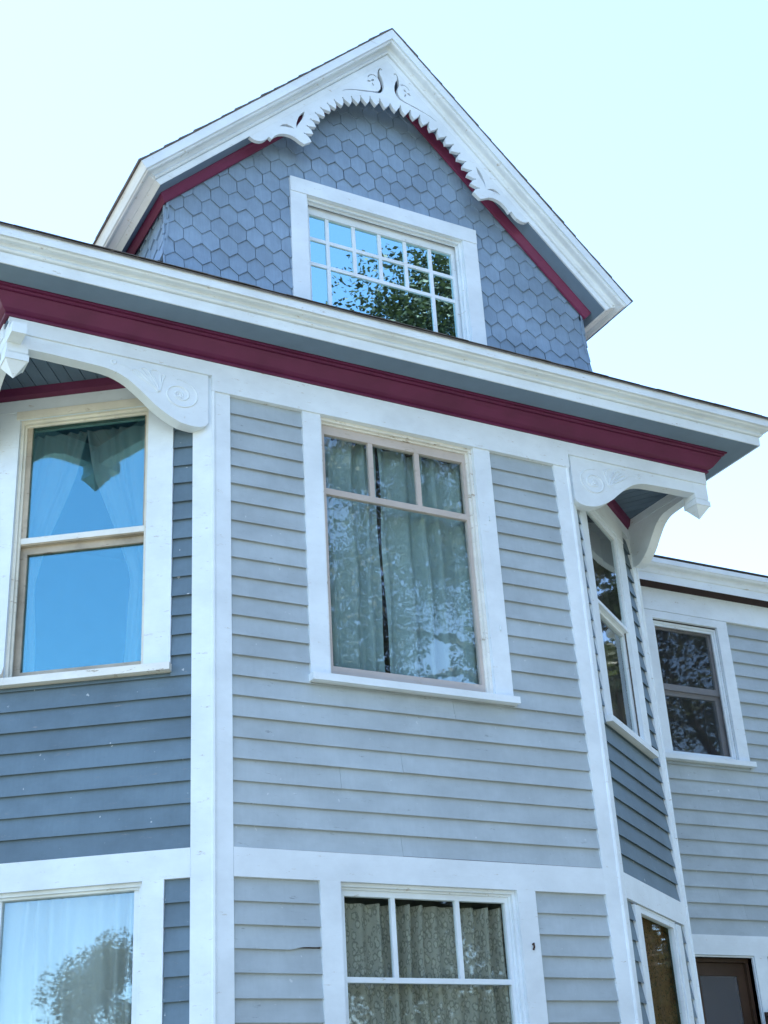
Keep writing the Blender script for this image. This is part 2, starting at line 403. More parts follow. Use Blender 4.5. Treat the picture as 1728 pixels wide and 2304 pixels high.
# --- corner boards with a bead at the arris, belts and friezes
def corner(fa, fb, wa, wb, ta, tb, z0, z1, p):
    mb = MB()
    fa.box(mb, ta, ta + wa, -0.028, 0.0, z0, z1)
    fb.box(mb, tb, tb + wb, -0.028, 0.0, z0, z1)
    mb.tube([(p[0], p[1], z0), (p[0], p[1], z1)], 0.014, 8)
    return mb.build('corner_board', 'white_paint', house)
corner(FRONT, CHL, 0.105, 0.126, 0.006, 0.006, ZG, ZSTRIP, (0.0, 0.004))
corner(FRONT, CHR, 0.113, 0.104, W - 0.119, 0.006, ZG, ZSTRIP, (W, 0.004))
corner(CHR, SIDR, 0.118, 0.12, LENR - 0.124, 0.006, ZG, ZF1, (W + D - 0.003, DYR))
corner(CHL, SIDL, 0.098, 0.12, LENL - 0.104, 0.006, ZG, ZF1, (-D + 0.003, DYL))
fbox(WING, 'corner_board', 'white_paint', house, XW1 - 0.1, XW1, -0.028, 0.0, ZG, ZF0)
for fr, a, b in ((FRONT, 0.1125, W - 0.1195), (CHL, 0.1325, LENL - 0.1045), (CHR, 0.1105, LENR - 0.1245), (WING, W + D + 0.03, XW1 - 0.101)):
    fbox(fr, 'belt_board', 'white_paint', house, a, b, -0.028, 0.0012, ZB0, ZB1)
mb = MB(); mb.prism([FRONT(t, 0.012, z) for t, z in ((-D + 0.005, ZF1), (-D + 0.005, ZSTRIP), (-0.0135, ZSTRIP), (-0.0135, ZF0), (W + 0.0135, ZF0), (W + 0.0135, ZSTRIP), (W + D - 0.005, ZSTRIP), (W + D - 0.005, ZF1))], (0, 0.09, 0))
mb.build('frieze_board', 'white_paint', house)
SRT = Frame((W + D, 0), (0, 1), (1, 0)); SLT = Frame((-D, 0), (0, 1), (-1, 0))
fbox(SRT, 'frieze_board', 'white_paint', house, 0.0785, YW, -0.09, 0.007, ZSTRIP, ZF1)
fbox(SLT, 'frieze_board', 'white_paint', house, 0.0785, YB, -0.09, 0.007, ZSTRIP, ZF1)
for fr, ln in ((CHL, LENL), (CHR, LENR)):
    mb = MB(); fr.box(mb, 0.10, ln - 0.02, -0.03, 0.004, 6.152, 6.2385); mb.build('frieze_board', 'white_paint', house)
    mb = MB(); mb.prism([fr(0.06, 0.0, 6.239), fr(0.06, 0.03, 6.260), fr(0.06, 0.045, 6.308), fr(0.06, -0.02, 6.308)], fr.t * (ln - 0.07)); mb.build('bed_moulding', 'crimson_paint', house)
fbox(WING, 'frieze_board', 'white_paint', house, W + D + 0.03, XW1, -0.028, 0.006, ZF0, ZF1 + 0.01)

# --- sweep of a moulding profile along a mitred path given per profile point
def sweep(name, lines, mat, parent, closed=True, **k):
    mb = MB(); n = len(lines); m = len(lines[0])
    v = [p for l in lines for p in l]; f = []
    for i in range(n if closed else n - 1):
        j = (i + 1) % n
        for q in range(m - 1): f.append((i * m + q, i * m + q + 1, j * m + q + 1, j * m + q))
    if closed:
        f.append(tuple(i * m for i in range(n))); f.append(tuple(i * m + m - 1 for i in reversed(range(n))))
    mb.add(v, f); return mb.build(name, mat, parent, **k)
def eave_line(o, z, back=YB + 0.4):      # round the front and both sides of the main block
    return [(-D - o, back, z), (-D - o, -o, z), (W + D + o, -o, z), (W + D + o, back, z)]
def arc(y0, z0, y1, z1, n, bow):
    out = []
    for i in range(n + 1):
        s = i / n; y = y0 + (y1 - y0) * s; z = z0 + (z1 - z0) * s
        w = bow * math.sin(2 * math.pi * s)
        out.append((y - w * 0.7, z + w * 0.7))
    return out
main = [(0.300, 6.497), (0.314, 6.494), (0.316, 6.564), (0.310, 6.566), (0.310, 6.570), (0.330, 6.571), (0.337, 6.580), (0.333, 6.590), (0.322, 6.593), (0.322, 6.597)] + arc(0.326, 6.599, 0.382, 6.632, 7, 0.012) + [(0.384, 6.638), (0.398, 6.626), (0.402, 6.686), (0.30, 6.70)]
sweep('cornice', [eave_line(o, z) for o, z in main], 'white_paint', house)
sweep('soffit', [eave_line(o, z) for o, z in ((0.05, 6.494), (0.302, 6.494), (0.302, 6.515), (0.05, 6.515))], 'soffit_grey', house)
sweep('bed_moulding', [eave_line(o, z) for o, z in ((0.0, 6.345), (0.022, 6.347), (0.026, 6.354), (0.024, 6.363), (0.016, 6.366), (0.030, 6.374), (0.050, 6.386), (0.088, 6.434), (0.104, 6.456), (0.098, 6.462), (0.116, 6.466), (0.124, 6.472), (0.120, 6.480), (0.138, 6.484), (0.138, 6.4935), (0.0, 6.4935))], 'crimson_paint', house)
# --- wing cornice
def wing_line(o, z): return [(W + D + 0.02, YW - o, z), (XW1 + o, YW - o, z), (XW1 + o, YB + 0.3, z)]
wc = [(0.105, 6.372), (0.12, 6.366), (0.122, 6.440), (0.132, 6.446), (0.136, 6.470)] + arc(0.138, 6.474, 0.190, 6.516, 6, 0.007) + [(0.198, 6.520), (0.200, 6.566), (0.10, 6.58)]
sweep('cornice', [wing_line(o, z) for o, z in wc], 'white_paint', house)
sweep('soffit', [wing_line(o, z) for o, z in ((0.0, 6.42), (0.106, 6.42), (0.106, 6.44), (0.0, 6.44))], 'soffit_grey', house)
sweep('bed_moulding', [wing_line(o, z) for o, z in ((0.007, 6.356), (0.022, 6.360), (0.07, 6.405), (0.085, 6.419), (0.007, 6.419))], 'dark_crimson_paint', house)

# --- roofs
RS = 0.60
def roof_slab(pts, name='roof', th=0.03):
    mb = MB(); mb.prism(pts, (0, 0, -th)); return mb.build(name, 'asphalt_shingle', house)
e = 0.412; x0, x1, y0, y1 = -D - e, W + D + e, -e, YB + e; hw = (x1 - x0) / 2; zr = 6.692 + hw * RS; xm = (x0 + x1) / 2
mr = MB()
rv = [(x0, y0, 6.692), (x1, y0, 6.692), (x1, y1, 6.692), (x0, y1, 6.692), (xm, y0 + hw, zr), (xm, y1 - hw, zr)]
rv2 = [(a, b, c - 0.012) for a, b, c in rv]
mr.add(rv + rv2, [(0, 1, 4), (1, 2, 5, 4), (2, 3, 5), (3, 0, 4, 5), (7, 6, 10), (8, 7, 10, 11), (9, 8, 11), (6, 9, 11, 10), (0, 6, 7, 1), (1, 7, 8, 2), (2, 8, 9, 3), (3, 9, 6, 0)])
main_roof = mr.build('roof', 'asphalt_shingle', house)
tabs = MB(); r2 = random.Random(3)
t = x0
while t < x1 - 0.02:                      # starter course tabs along the front eave
    wv = r2.uniform(0.13, 0.19); dz = r2.uniform(0.0, 0.003); dy = r2.uniform(0, 0.006); a, b = t + 0.002, min(t + wv, x1)
    tabs.hexa([(a, y0 - 0.006 - dy, 6.694), (b, y0 - 0.006 - dy, 6.694), (b, y0 + 0.16, 6.794), (a, y0 + 0.16, 6.794),
               (a, y0 - 0.006 - dy, 6.697 + dz), (b, y0 - 0.006 - dy, 6.697 + dz), (b, y0 + 0.16, 6.799 + dz), (a, y0 + 0.16, 6.799 + dz)])
    t += wv
tabs.build('roof_shingle', 'asphalt_shingle', main_roof, kind='stuff')
xw1 = XW1 + 0.21
mb = MB(); zt = 6.585
wv_ = [(W + D + 0.02, YW - 0.212, zt), (xw1, YW - 0.212, zt), (xw1, YB + .3, zt), (W + D + 0.02, YB + .3, zt), (W + D + 0.02, 4.6, zt + 1.4), (5.2, 4.6, zt + 1.4)]
mb.add(wv_, [(0, 1, 5, 4), (1, 2, 5), (2, 3, 4, 5), (0, 3, 2, 1), (0, 4, 3)]); mb.build('roof', 'asphalt_shingle', house)

# --- gable: rake profile points are (outward o, z at the apex); every line is mitred at apex and eaves
GE = 5.2
def rake_line(o, za, xe):                # xe: half width at which the line turns back along the side eave
    zz = za - xe
    return [(GX - xe, GE, zz), (GX - xe, -o, zz), (GX, -o, za), (GX + xe, -o, zz), (GX + xe, GE, zz)]
def rk(o, za, xe): return rake_line(o, za, xe)
rake = [(0.150, 9.287, 1.775), (0.1655, 9.283, 1.783), (0.170, 9.338, 1.815), (0.163, 9.340, 1.816), (0.163, 9.346, 1.818), (0.184, 9.347, 1.823), (0.191, 9.360, 1.828), (0.184, 9.374, 1.832), (0.176, 9.378, 1.832), (0.180, 9.386, 1.836)]
for s in range(1, 7):
    k = s / 7; w_ = 0.010 * math.sin(2 * math.pi * k)
    rake.append((0.182 + k * 0.070 - w_, 9.386 + k * 0.038 + w_ * 1.2, 1.836 + k * 0.072))
rake += [(0.250, 9.434, 1.908), (0.266, 9.426, 1.910), (0.272, 9.508, 1.950), (0.20, 9.510, 1.945)]
sweep('cornice', [rk(*p) for p in rake], 'white_paint', house)
sweep('soffit', [rk(*p) for p in ((-0.02, 9.281, 1.70), (0.152, 9.281, 1.776), (0.152, 9.305, 1.78), (-0.02, 9.305, 1.70))], 'soffit_grey', house)
# crimson rake moulding along the gable wall and back along its sides
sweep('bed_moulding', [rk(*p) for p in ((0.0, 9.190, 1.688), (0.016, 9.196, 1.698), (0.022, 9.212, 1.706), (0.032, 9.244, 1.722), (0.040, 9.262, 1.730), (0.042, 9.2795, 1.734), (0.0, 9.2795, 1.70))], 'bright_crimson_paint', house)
# roof planes of the gable
groof = MB()
for sgn in (-1, 1):
    xe = 1.956
    a = [Vector((GX, -0.276, GZ + 0.002)), Vector((GX + sgn * xe, -0.276, GZ + 0.002 - xe)), Vector((GX + sgn * xe, GE + 2, GZ + 0.002 - xe)), Vector((GX, GE + 2, GZ + 0.002))]
    nz = Vector((sgn, 0, 1)).normalized() * 0.004
    p = [q - nz * 1.2 for q in a] + a
    groof.hexa(p)
g_roof = groof.build('roof', 'asphalt_shingle', house)
tabs = MB(); r3 = random.Random(11)
for sgn in (-1, 1):                        # courses of shingles whose butts stand proud at the rake
    s = 0.0; L = 1.956 * math.sqrt(2); k = 0
    dn = Vector((sgn, 0, -1)).normalized(); up = Vector((sgn, 0, 1)).normalized()
    while s < L - 0.02:
        s1 = min(s + 0.148, L + 0.004); y = -0.277 - r3.uniform(0, 0.005)
        while y < GE:
            wv = r3.uniform(0.22, 0.34) if y < 2 else 3.0
            y2 = min(y + wv, GE)
            b0 = Vector((GX, 0, GZ)) + dn * s; b1 = Vector((GX, 0, GZ)) + dn * s1
            th = 0.010 + r3.uniform(-0.003, 0.003); ex = r3.uniform(0, 0.008)
            p = []
            for (bb, h0, h1, dx) in ((b0, 0.003, 0.005, 0), (b1, 0.003, th, ex)):
                pass
            q0, q1 = b0 + up * 0.0015, b1 + dn * ex + up * 0.0015
            t0_, t1_ = b0 + up * 0.004, b1 + dn * ex + up * th
            Y = lambda v, yy: Vector((v.x, yy, v.z))
            tabs.hexa([Y(q0, y + 0.001), Y(q1, y + 0.001), Y(q1, y2 - 0.001), Y(q0, y2 - 0.001), Y(t0_, y + 0.001), Y(t1_, y + 0.001), Y(t1_, y2 - 0.001), Y(t0_, y2 - 0.001)])
            y = y2
        s += 0.14; k += 1
tabs.build('roof_shingle', 'asphalt_shingle', g_roof, kind='stuff')

# gable wall sheathing with the window opening
ga = MB(); lo, hi = AT['i']; z0, z1 = AT['z']
def gz(x): return 9.27 - abs(x)
GHI = GHW - 0.031
for poly in ([(-GHI, 6.45), (lo, 6.45), (lo, gz(lo)), (-GHI, gz(GHI))], [(hi, 6.45), (GHI, 6.45), (GHI, gz(GHI)), (hi, gz(hi))], [(lo, z1), (hi, z1), (hi, gz(hi)), (0, gz(0)), (lo, gz(lo))], [(lo, 6.45), (hi, 6.45), (hi, z0), (lo, z0)]):
    ga.prism([GFR(x, -0.03, z) for x, z in poly], (0, 0.10, 0))
w_gable = ga.build('wall', 'interior_plaster', house)
gside = {}
for sgn in (-1, 1):
    fr = Frame((GX + sgn * GHW, 0), (0, 1), (sgn, 0)); mb = MB(); fr.box(mb, 0.131, GE, -0.03, -0.1, 6.6, gz(GHW) + 0.02); gside[sgn] = (fr, mb.build('wall', 'interior_plaster', house))
fbox(Frame((GX, 3.6), (1, 0), (0, -1)), 'partition', 'interior_plaster', house, -GHW, GHW, 0, -0.05, 6.44, 7.58)

def clip(poly, a, b, c):      # keep a*x+b*z<=c
    out = []
    for i, p in enumerate(poly):
        q = poly[(i + 1) % len(poly)]; dp = a * p[0] + b * p[1] - c; dq = a * q[0] + b * q[1] - c
        if dp <= 0: out.append(p)
        if (dp < 0 < dq) or (dq < 0 < dp):
            s = dp / (dp - dq); out.append((p[0] + (q[0] - p[0]) * s, p[1] + (q[1] - p[1]) * s))
    return out
SW, SE, ST = 0.1288, 0.1305, 0.053
def flare(z): return 0.028 * max(0.0, (7.30 - z) / 0.30) ** 1.4
def shingle(fr, xc, ztip, planes, parent, r):
    w = SW / 2 - 0.0011 - r.uniform(0, 0.0016); dz = r.uniform(-0.004, 0.004); dx = r.uniform(-0.0015, 0.0015)
    tip = ztip + dz; xc += dx
    poly = [(xc, tip), (xc + w, tip + ST), (xc + w, tip + 0.212), (xc - w, tip + 0.212), (xc - w, tip + ST)]
    for pl in planes: poly = clip(poly, *pl)
    if len(poly) < 3: return
    ar = sum(poly[i][0] * poly[(i + 1) % len(poly)][1] - poly[(i + 1) % len(poly)][0] * poly[i][1] for i in range(len(poly))) / 2
    if abs(ar) < 0.0006: return
    th = 0.017 + r.uniform(-0.003, 0.003); tilt = r.uniform(-0.03, 0.03)
    fl = lambda x, z: flare(z) * (1.0 if fr is not GFR else min(1, max(0, (abs(x) - 1.0) / 0.5)))
    def of(x, z): return fl(x, z) - 0.022 + th * max(0.0, 1 - (z - tip) / 0.20) + (x - xc) * tilt
    fv = [fr(x, of(x, z), z) for x, z in poly]; bv = [fr(x, fl(x, z) - 0.0265, z) for x, z in poly]
    n = len(poly); fs = [tuple(range(n)), tuple(reversed(range(n, 2 * n)))] + [(i, n + i, n + (i + 1) % n, (i + 1) % n) for i in range(n)]
    obj('shingle', fv + bv, fs, 'shingle_blue', parent)
r4 = random.Random(5)
half = AT['o'][0] + 0.05, AT['o'][1] - 0.05, 8.0
for row in range(-2, 17):
    zt = 7.2105 + SE * row
    off = (-0.270 - GX) + (0 if row % 2 == 0 else SW / 2)
    for k in range(-2, 30):
        xc = off + k * SW; zc = zt + 0.09
        if abs(xc) > GHW + SW / 2: continue
        if abs(xc) + zt > 9.25: continue
        pl = [(1, 0, GHW + 0.010), (-1, 0, GHW + 0.010), (1, 1, 9.265), (-1, 1, 9.265)]
        if zc < half[2] and half[0] < xc < half[1]: 
            if zt + 0.212 < half[2]: 
                if xc < half[0] + SW / 2: pl.append((1, 0, half[0]))
                elif xc > half[1] - SW / 2: pl.append((-1, 0, -half[1]))
                else: continue
            else: pl.append((0, -1, -half[2]))
        elif zt + 0.0 < half[2] and half[0] < xc < half[1]: pl.append((0, -1, -half[2]))
        elif zt < half[2]:
            if xc <= half[0]: pl.append((1, 0, half[0]))
            elif xc >= half[1]: pl.append((-1, 0, -half[1]))
        shingle(GFR, xc, zt, pl, w_gable, r4)
for sgn in (-1, 1):
    fr, par = gside[sgn]
    for row in range(-1, 4):
        zt = 7.2105 + SE * row; off = 0.06 + (0 if row % 2 else SW / 2)
        for k in range(-1, 9):
            shingle(fr, off + k * SW, zt, [(-1, 0, -0.002), (0, 1, 7.60)], par, r4)

# --- attic window ------------------------------------------------------------
def ring(fr, name, mat, parent, t0, t1, z0, z1, w, o0, o1, wb=None, wt=None, **k):
    wb = w if wb is None else wb; wt = w if wt is None else wt
    mb = MB()
    fr.box(mb, t0, t0 + w, o0, o1, z0, z1); fr.box(mb, t1 - w, t1, o0, o1, z0, z1)
    if wb: fr.box(mb, t0 + w, t1 - w, o0, o1, z0, z0 + wb)
    if wt: fr.box(mb, t0 + w, t1 - w, o0, o1, z1 - wt, z1)
    return mb.build(name, mat, parent, **k)
def window(fr, w, parent, frame_mat='white_paint', depth=0.13, head=None, sill=True, stop=0.02, sill_over=0.012, sill_mat='white_paint', cas_mat='white_paint', casing_o=0.0008, sill_out=0.055):
    (a, b), (c, d), (z0, z1) = w['o'], w['i'], w['z']
    win = ring(fr, 'window', frame_mat, parent, c - 0.012, d + 0.012, z0 - 0.012, z1 + 0.012, 0.0119, -0.012, -depth)
    def cs(t0, t1, za, zb, oo=0.0):
        mb = MB(); fr.box(mb, t0, t1, -0.028, casing_o + oo, za, zb); mb.build('casing', cas_mat, win)
    cs(a, c, z0, z1 if head is None else z1); cs(d, b, z0, z1)
    if head: cs(a, b, z1, z1 + head, 0.0015)
    if sill:
        mb = MB(); mb.hexa([fr(a - sill_over, sill_out, z0 - 0.045), fr(b + sill_over, sill_out, z0 - 0.045), fr(b + sill_over, -depth, z0 - 0.045), fr(a - sill_over, -depth, z0 - 0.045),
                 fr(a - sill_over, sill_out, z0 - 0.004), fr(b + sill_over, sill_out, z0 - 0.004), fr(b + sill_over, -depth, z0 + 0.012), fr(a - sill_over, -depth, z0 + 0.012)])
        # side horns stay in front of the wall
        mb.v = []; mb.f = []
        fr.box(mb, a - sill_over, b + sill_over, -0.028, sill_out, z0 - 0.045, z0 - 0.0005)
        fr.box(mb, c, d, -depth, -0.0285, z0 - 0.02, z0 + 0.004)
        mb.build('sill', sill_mat, win)
    if stop:
        ring(fr, 'stop_moulding', frame_mat, win, c + 0.0002, d - 0.0002, z0 + 0.0045, z1 - 0.0002, stop, -0.030, -0.052, wb=0.0)
        ring(fr, 'stop_moulding', frame_mat, win, c + 0.0002, d - 0.0002, z0 + 0.0045, z1 - 0.0002, stop + 0.012, -0.0525, -0.066, wb=0.0)
    return win
def pane(fr, win, t0, t1, z0, z1, o, mat='window_glass', name='pane'):
    mb = MB(); fr.box(mb, t0, t1, o, o - 0.004, z0, z1); return mb.build(name, mat, win)

at = window(GFR, AT, w_gable.parent, sill=False, head=None, stop=0.02, depth=0.16)
mb = MB(); GFR.box(mb, AT['o'][0], AT['o'][1], -0.028, 0.006, 7.9205, 8.045); mb.build('casing', 'white_paint', at)
sx0, sx1, sz0, sz1 = AT['i'][0] + 0.0005, AT['i'][1] - 0.0005, 7.03, 7.90
ring(GFR, 'sash', 'white_paint', at, sx0, sx1, sz0, sz1, 0.055, -0.085, -0.125, wb=0.055, wt=0.07)
mx = [x - GX for x in (0.905, 1.117, 1.328, 1.540, 1.752)]; zr1, zr2 = 7.626, 7.412
gx0, gx1, gz0, gz1 = sx0 + 0.055, sx1 - 0.055, 7.085, 7.83
mb = MB(); hb = 0.0135
for i, x in enumerate(mx): GFR.box(mb, x - hb, x + hb, -0.093, -0.113, (gz0 if i in (0, 4) else zr2 + hb), gz1)
for z in (zr1, zr2):
    xs = [gx0] + [v for x in mx for v in (x - hb, x + hb)] + [gx1]
    for q in range(0, len(xs), 2): GFR.box(mb, xs[q], xs[q + 1], -0.0935, -0.1125, z - hb, z + hb)
for q in range(1, 4): GFR.box(mb, mx[q] - hb, mx[q] + hb, -0.0935, -0.1125, zr2 - hb, zr2 + hb)
mb.build('muntin', 'white_paint', at)
cols = [gx0] + mx + [gx1]
for i in range(6):
    a, b = cols[i] + 0.004, cols[i + 1] - 0.004
    pane(GFR, at, a, b, zr1 + 0.004, gz1 + 0.004, -0.103); pane(GFR, at, a, b, zr2 + 0.004, zr1 - 0.004, -0.103)
    if i in (0, 5): pane(GFR, at, a, b, gz0 - 0.004, zr2 - 0.004, -0.103)
pane(GFR, at, mx[0] + 0.004, mx[4] - 0.004, gz0 - 0.004, zr2 - 0.004, -0.103)

# --- bargeboard with sawtooth edge and pierced scrolls
half_edge = [(.203, 8.132), (.228, 8.118), (.253, 8.115), (.283, 8.120), (.308, 8.135), (.330, 8.158), (.347, 8.184), (.368, 8.167), (.382, 8.192), (.399, 8.213), (.428, 8.238), (.46, 8.252), (.495, 8.258), (.529, 8.256), (.560, 8.244), (.589, 8.227), (.604, 8.222), (.619, 8.215)]
teeth = [((.678, 8.259), (.631, 8.313)), ((.694, 8.334), (.656, 8.389)), ((.718, 8.405), (.685, 8.461)), ((.752, 8.466), (.726, 8.532)), ((.793, 8.530), (.772, 8.596)), ((.843, 8.594), (.825, 8.660)), ((.888, 8.640), (.882, 8.713)), ((.942, 8.685), (.952, 8.761)), ((1.010, 8.727), (1.024, 8.799)), ((1.075, 8.758), (1.099, 8.835)), ((1.150, 8.785), (1.180, 8.856)), ((1.226, 8.799), (1.263, 8.867)), ((1.305, 8.803), (1.35, 8.872))]
left = [Vector(p) for p in half_edge]
for i, (tip, nt_) in enumerate(teeth):
    tip, nt_ = Vector(tip), Vector(nt_)
    left.append(tip)
    mid = (tip + nt_) / 2; d_ = (nt_ - tip); perp = Vector((-d_.y, d_.x)).normalized()
    left.append(mid + perp * -0.006)
    if i < len(teeth) - 1:
        nx = Vector(teeth[i + 1][0]); a_ = (tip - nt_).normalized(); b_ = (nx - nt_).normalized(); up_ = -(a_ + b_).normalized()
        sd_ = Vector((up_.y, -up_.x))
        if sd_.dot(b_) < 0: sd_ = -sd_
        left += [nt_ - sd_ * 0.004, nt_ - sd_ * 0.008 + up_ * 0.008, nt_ + up_ * 0.015, nt_ + sd_ * 0.008 + up_ * 0.008, nt_ + sd_ * 0.004]
    else:
        left.append(nt_)
right = [Vector((2 * GX - p.x, p.y)) for p in reversed(left[:-1])]
outline = left + right + [Vector((2 * GX - .203 + 0.0, 8.155)), Vector((GX, 9.299)), Vector((.203, 8.155))]
def strokepoly(pts, ws):
    pts = [Vector(p) for p in pts]; A, B = [], []
    for i, p in enumerate(pts):
        t_ = (pts[min(i + 1, len(pts) - 1)] - pts[max(i - 1, 0)]).normalized(); n_ = Vector((-t_.y, t_.x))
        A.append(p + n_ * ws[i] * 1.7); B.append(p - n_ * ws[i] * 1.7)
    return A + B[::-1]
holes_l = [
    [(.432, 8.306), (.455, 8.334), (.488, 8.348), (.520, 8.344), (.548, 8.328), (.515, 8.326), (.478, 8.322), (.455, 8.316)],
    [(.562, 8.336), (.564, 8.385), (.580, 8.440), (.604, 8.488), (.632, 8.516), (.622, 8.462), (.596, 8.412), (.574, 8.372)],
    strokepoly([(1.298, 9.172), (1.283, 9.182), (1.270, 9.160), (1.267, 9.125), (1.274, 9.085), (1.288, 9.045), (1.291, 9.005), (1.283, 8.970), (1.262, 8.943), (1.225, 8.927), (1.190, 8.920), (1.150, 8.910), (1.100, 8.897), (1.050, 8.884), (1.0, 8.865), (.950, 8.838)], [.004, .003, .003, .005, .011, .009, .008, .007, .006, .004, .003, .004, .003, .002, .002, .0012]),
    strokepoly([(1.247, 9.083), (1.228, 9.094), (1.205, 9.092), (1.184, 9.077), (1.173, 9.056)], [.003, .003, .0025, .002, .002]),
    strokepoly([(1.165, 9.012), (1.178, 9.020), (1.194, 9.024)], [.002, .006, .002]), strokepoly([(1.200, 9.030), (1.212, 9.040), (1.222, 9.052)], [.002, .006, .002]), strokepoly([(1.204, 9.010), (1.214, 8.996), (1.218, 8.982)], [.002, .004, .002]),
]
holes2 = []
for h in holes_l:
    h = [Vector(p) for p in h]; holes2.append(h); holes2.append([Vector((2 * GX - p.x, p.y)) for p in reversed(h)])
mb = MB(); mb.prism([(p.x, -0.164, p.y) for p in outline], (0, 0.030, 0), [[(p.x, -0.164, p.y) for p in h] for h in holes2])
mb.build('bargeboard', 'white_paint', house)

# --- eave brackets, pendants and carved scrolls
prof = [(.035, 6.2465), (.035, 5.905), (.05, 5.88), (.09, 5.864), (.127, 5.860), (.17, 5.862), (.215, 5.869), (.26, 5.887), (.301, 5.907), (.345, 5.933), (.388, 5.963), (.425, 5.996), (.466, 6.03), (.51, 6.065), (.553, 6.095), (.587, 6.112), (.621, 6.126), (.66, 6.137), (.705, 6.144), (.78, 6.148), (.855, 6.150), (1.018, 6.155), (1.235, 6.157), (1.235, 6.2465)]
def bez(pts, n=6):
    pts = [Vector(p) for p in pts]; out = []
    for i in range(len(pts) - 1):
        p0 = pts[max(i - 1, 0)]; p1 = pts[i]; p2 = pts[i + 1]; p3 = pts[min(i + 2, len(pts) - 1)]
        for k in range(n):
            u = k / n; out.append(0.5 * ((2 * p1) + (p2 - p0) * u + (2 * p0 - 5 * p1 + 4 * p2 - p3) * u * u + (3 * p1 - p0 - 3 * p2 + p3) * u ** 3))
    return out + [pts[-1]]
def bracket(fr, sx, zo, carve=True):
    """fr: t runs outward from the corner post to the pendant; o outward"""
    P = [(s * sx, z + zo if z < 6.2 else z) for s, z in prof]
    mb = MB(); mb.prism([fr(s, 0.0, z) for s, z in P], fr.n * -0.085)
    b = mb.build('bracket', 'white_paint', house)
    if carve:
        c = MB(); X = lambda s, z: fr(s * sx, 0.0003, z + zo)
        spiral = []
        for k in range(44):                                    # volute, tightening to the eye
            a = math.radians(100 - k * 13.5); r_ = 0.128 - k * 0.0021
            spiral.append(X(.222 - r_ * 1.0 * math.cos(a), 6.064 + r_ * 0.84 * math.sin(a)))
        rr = [0.0028 + 0.0042 * min(1, k / 8, (43 - k) / 8) for k in range(44)]
        c.tube(spiral, rr, 5)
        for rad in (0.026, 0.012):
            c.tube([X(.228 + rad * math.cos(k * math.pi / 8), 6.060 + rad * math.sin(k * math.pi / 8)) for k in range(17)], 0.0055, 5)
        c.tube([X(.650 + 0.014 * math.cos(k * math.pi / 6), 6.196 + 0.014 * math.sin(k * math.pi / 6)) for k in range(13)], 0.0055, 5)
        lobes = [[(.360, 6.050), (.400, 6.085), (.462, 6.118), (.512, 6.150), (.530, 6.164), (.516, 6.178), (.492, 6.168), (.440, 6.128), (.385, 6.085), (.358, 6.052)],
                 [(.357, 6.052), (.392, 6.100), (.436, 6.145), (.462, 6.172), (.478, 6.188), (.462, 6.198), (.436, 6.190), (.405, 6.150), (.372, 6.095), (.356, 6.054)],
                 [(.355, 6.054), (.370, 6.100), (.392, 6.150), (.412, 6.182), (.405, 6.200), (.378, 6.202), (.352, 6.186), (.349, 6.140), (.350, 6.090), (.354, 6.056)],
                 [(.353, 6.056), (.343, 6.095), (.335, 6.140), (.322, 6.170), (.338, 6.182), (.350, 6.170)]]
        for l in lobes: c.tube([X(v.x, v.y) for v in bez(l, 3)], 0.0055, 5)
        c.tube([X(v.x, v.y) for v in bez([(.640, 6.186), (.600, 6.190), (.560, 6.176), (.530, 6.166)], 4)], 0.002, 5)
        c.tube([X(v.x, v.y) for v in bez([(.360, 6.048), (.400, 6.040), (.440, 6.048), (.470, 6.070)], 4)], 0.002, 5)
        c.build('carved_scroll', 'white_paint', b, smooth=True)
    return b
BL = bracket(Frame((0, 0), (-1, 0), (0, -1)), 1.0, 0.0)
BR = bracket(Frame((W, 0), (1, 0), (0, -1)), 1.0, 0.0)
bracket(Frame((W + D, DYR), (0, -1), (1, 0)), 0.735, 0.045, False)
bracket(Frame((-D, DYL), (0, -1), (-1, 0)), 0.86, 0.02, False)
for sgn, par in ((-1, BL), (1, BR)):
    cx = -D + 0.067 if sgn < 0 else W + D - 0.067; cy = 0.063
    mb = MB()
    def blk(h, z0, z1): mb.hexa([(cx - h, cy - h, z0), (cx + h, cy - h, z0), (cx + h, cy + h, z0), (cx - h, cy + h, z0), (cx - h, cy - h, z1), (cx + h, cy - h, z1), (cx + h, cy + h, z1), (cx - h, cy + h, z1)])
    blk(0.0645, 6.122, 6.2465)
    h0, h1 = 0.0645, 0.052
    mb.hexa([(cx - h1, cy - h1, 6.108), (cx + h1, cy - h1, 6.108), (cx + h1, cy + h1, 6.108), (cx - h1, cy + h1, 6.108), (cx - h0, cy - h0, 6.1215), (cx + h0, cy - h0, 6.1215), (cx + h0, cy + h0, 6.1215), (cx - h0, cy + h0, 6.1215)])
    blk(0.070, 6.066, 6.1075)
    mb.add([(cx - .064, cy - .064, 6.0655), (cx + .064, cy - .064, 6.0655), (cx + .064, cy + .064, 6.0655), (cx - .064, cy + .064, 6.0655), (cx, cy, 5.975)], [(3, 2, 1, 0), (0, 1, 4), (1, 2, 4), (2, 3, 4), (3, 0, 4)])
    mb.build('pendant', 'white_paint', par)

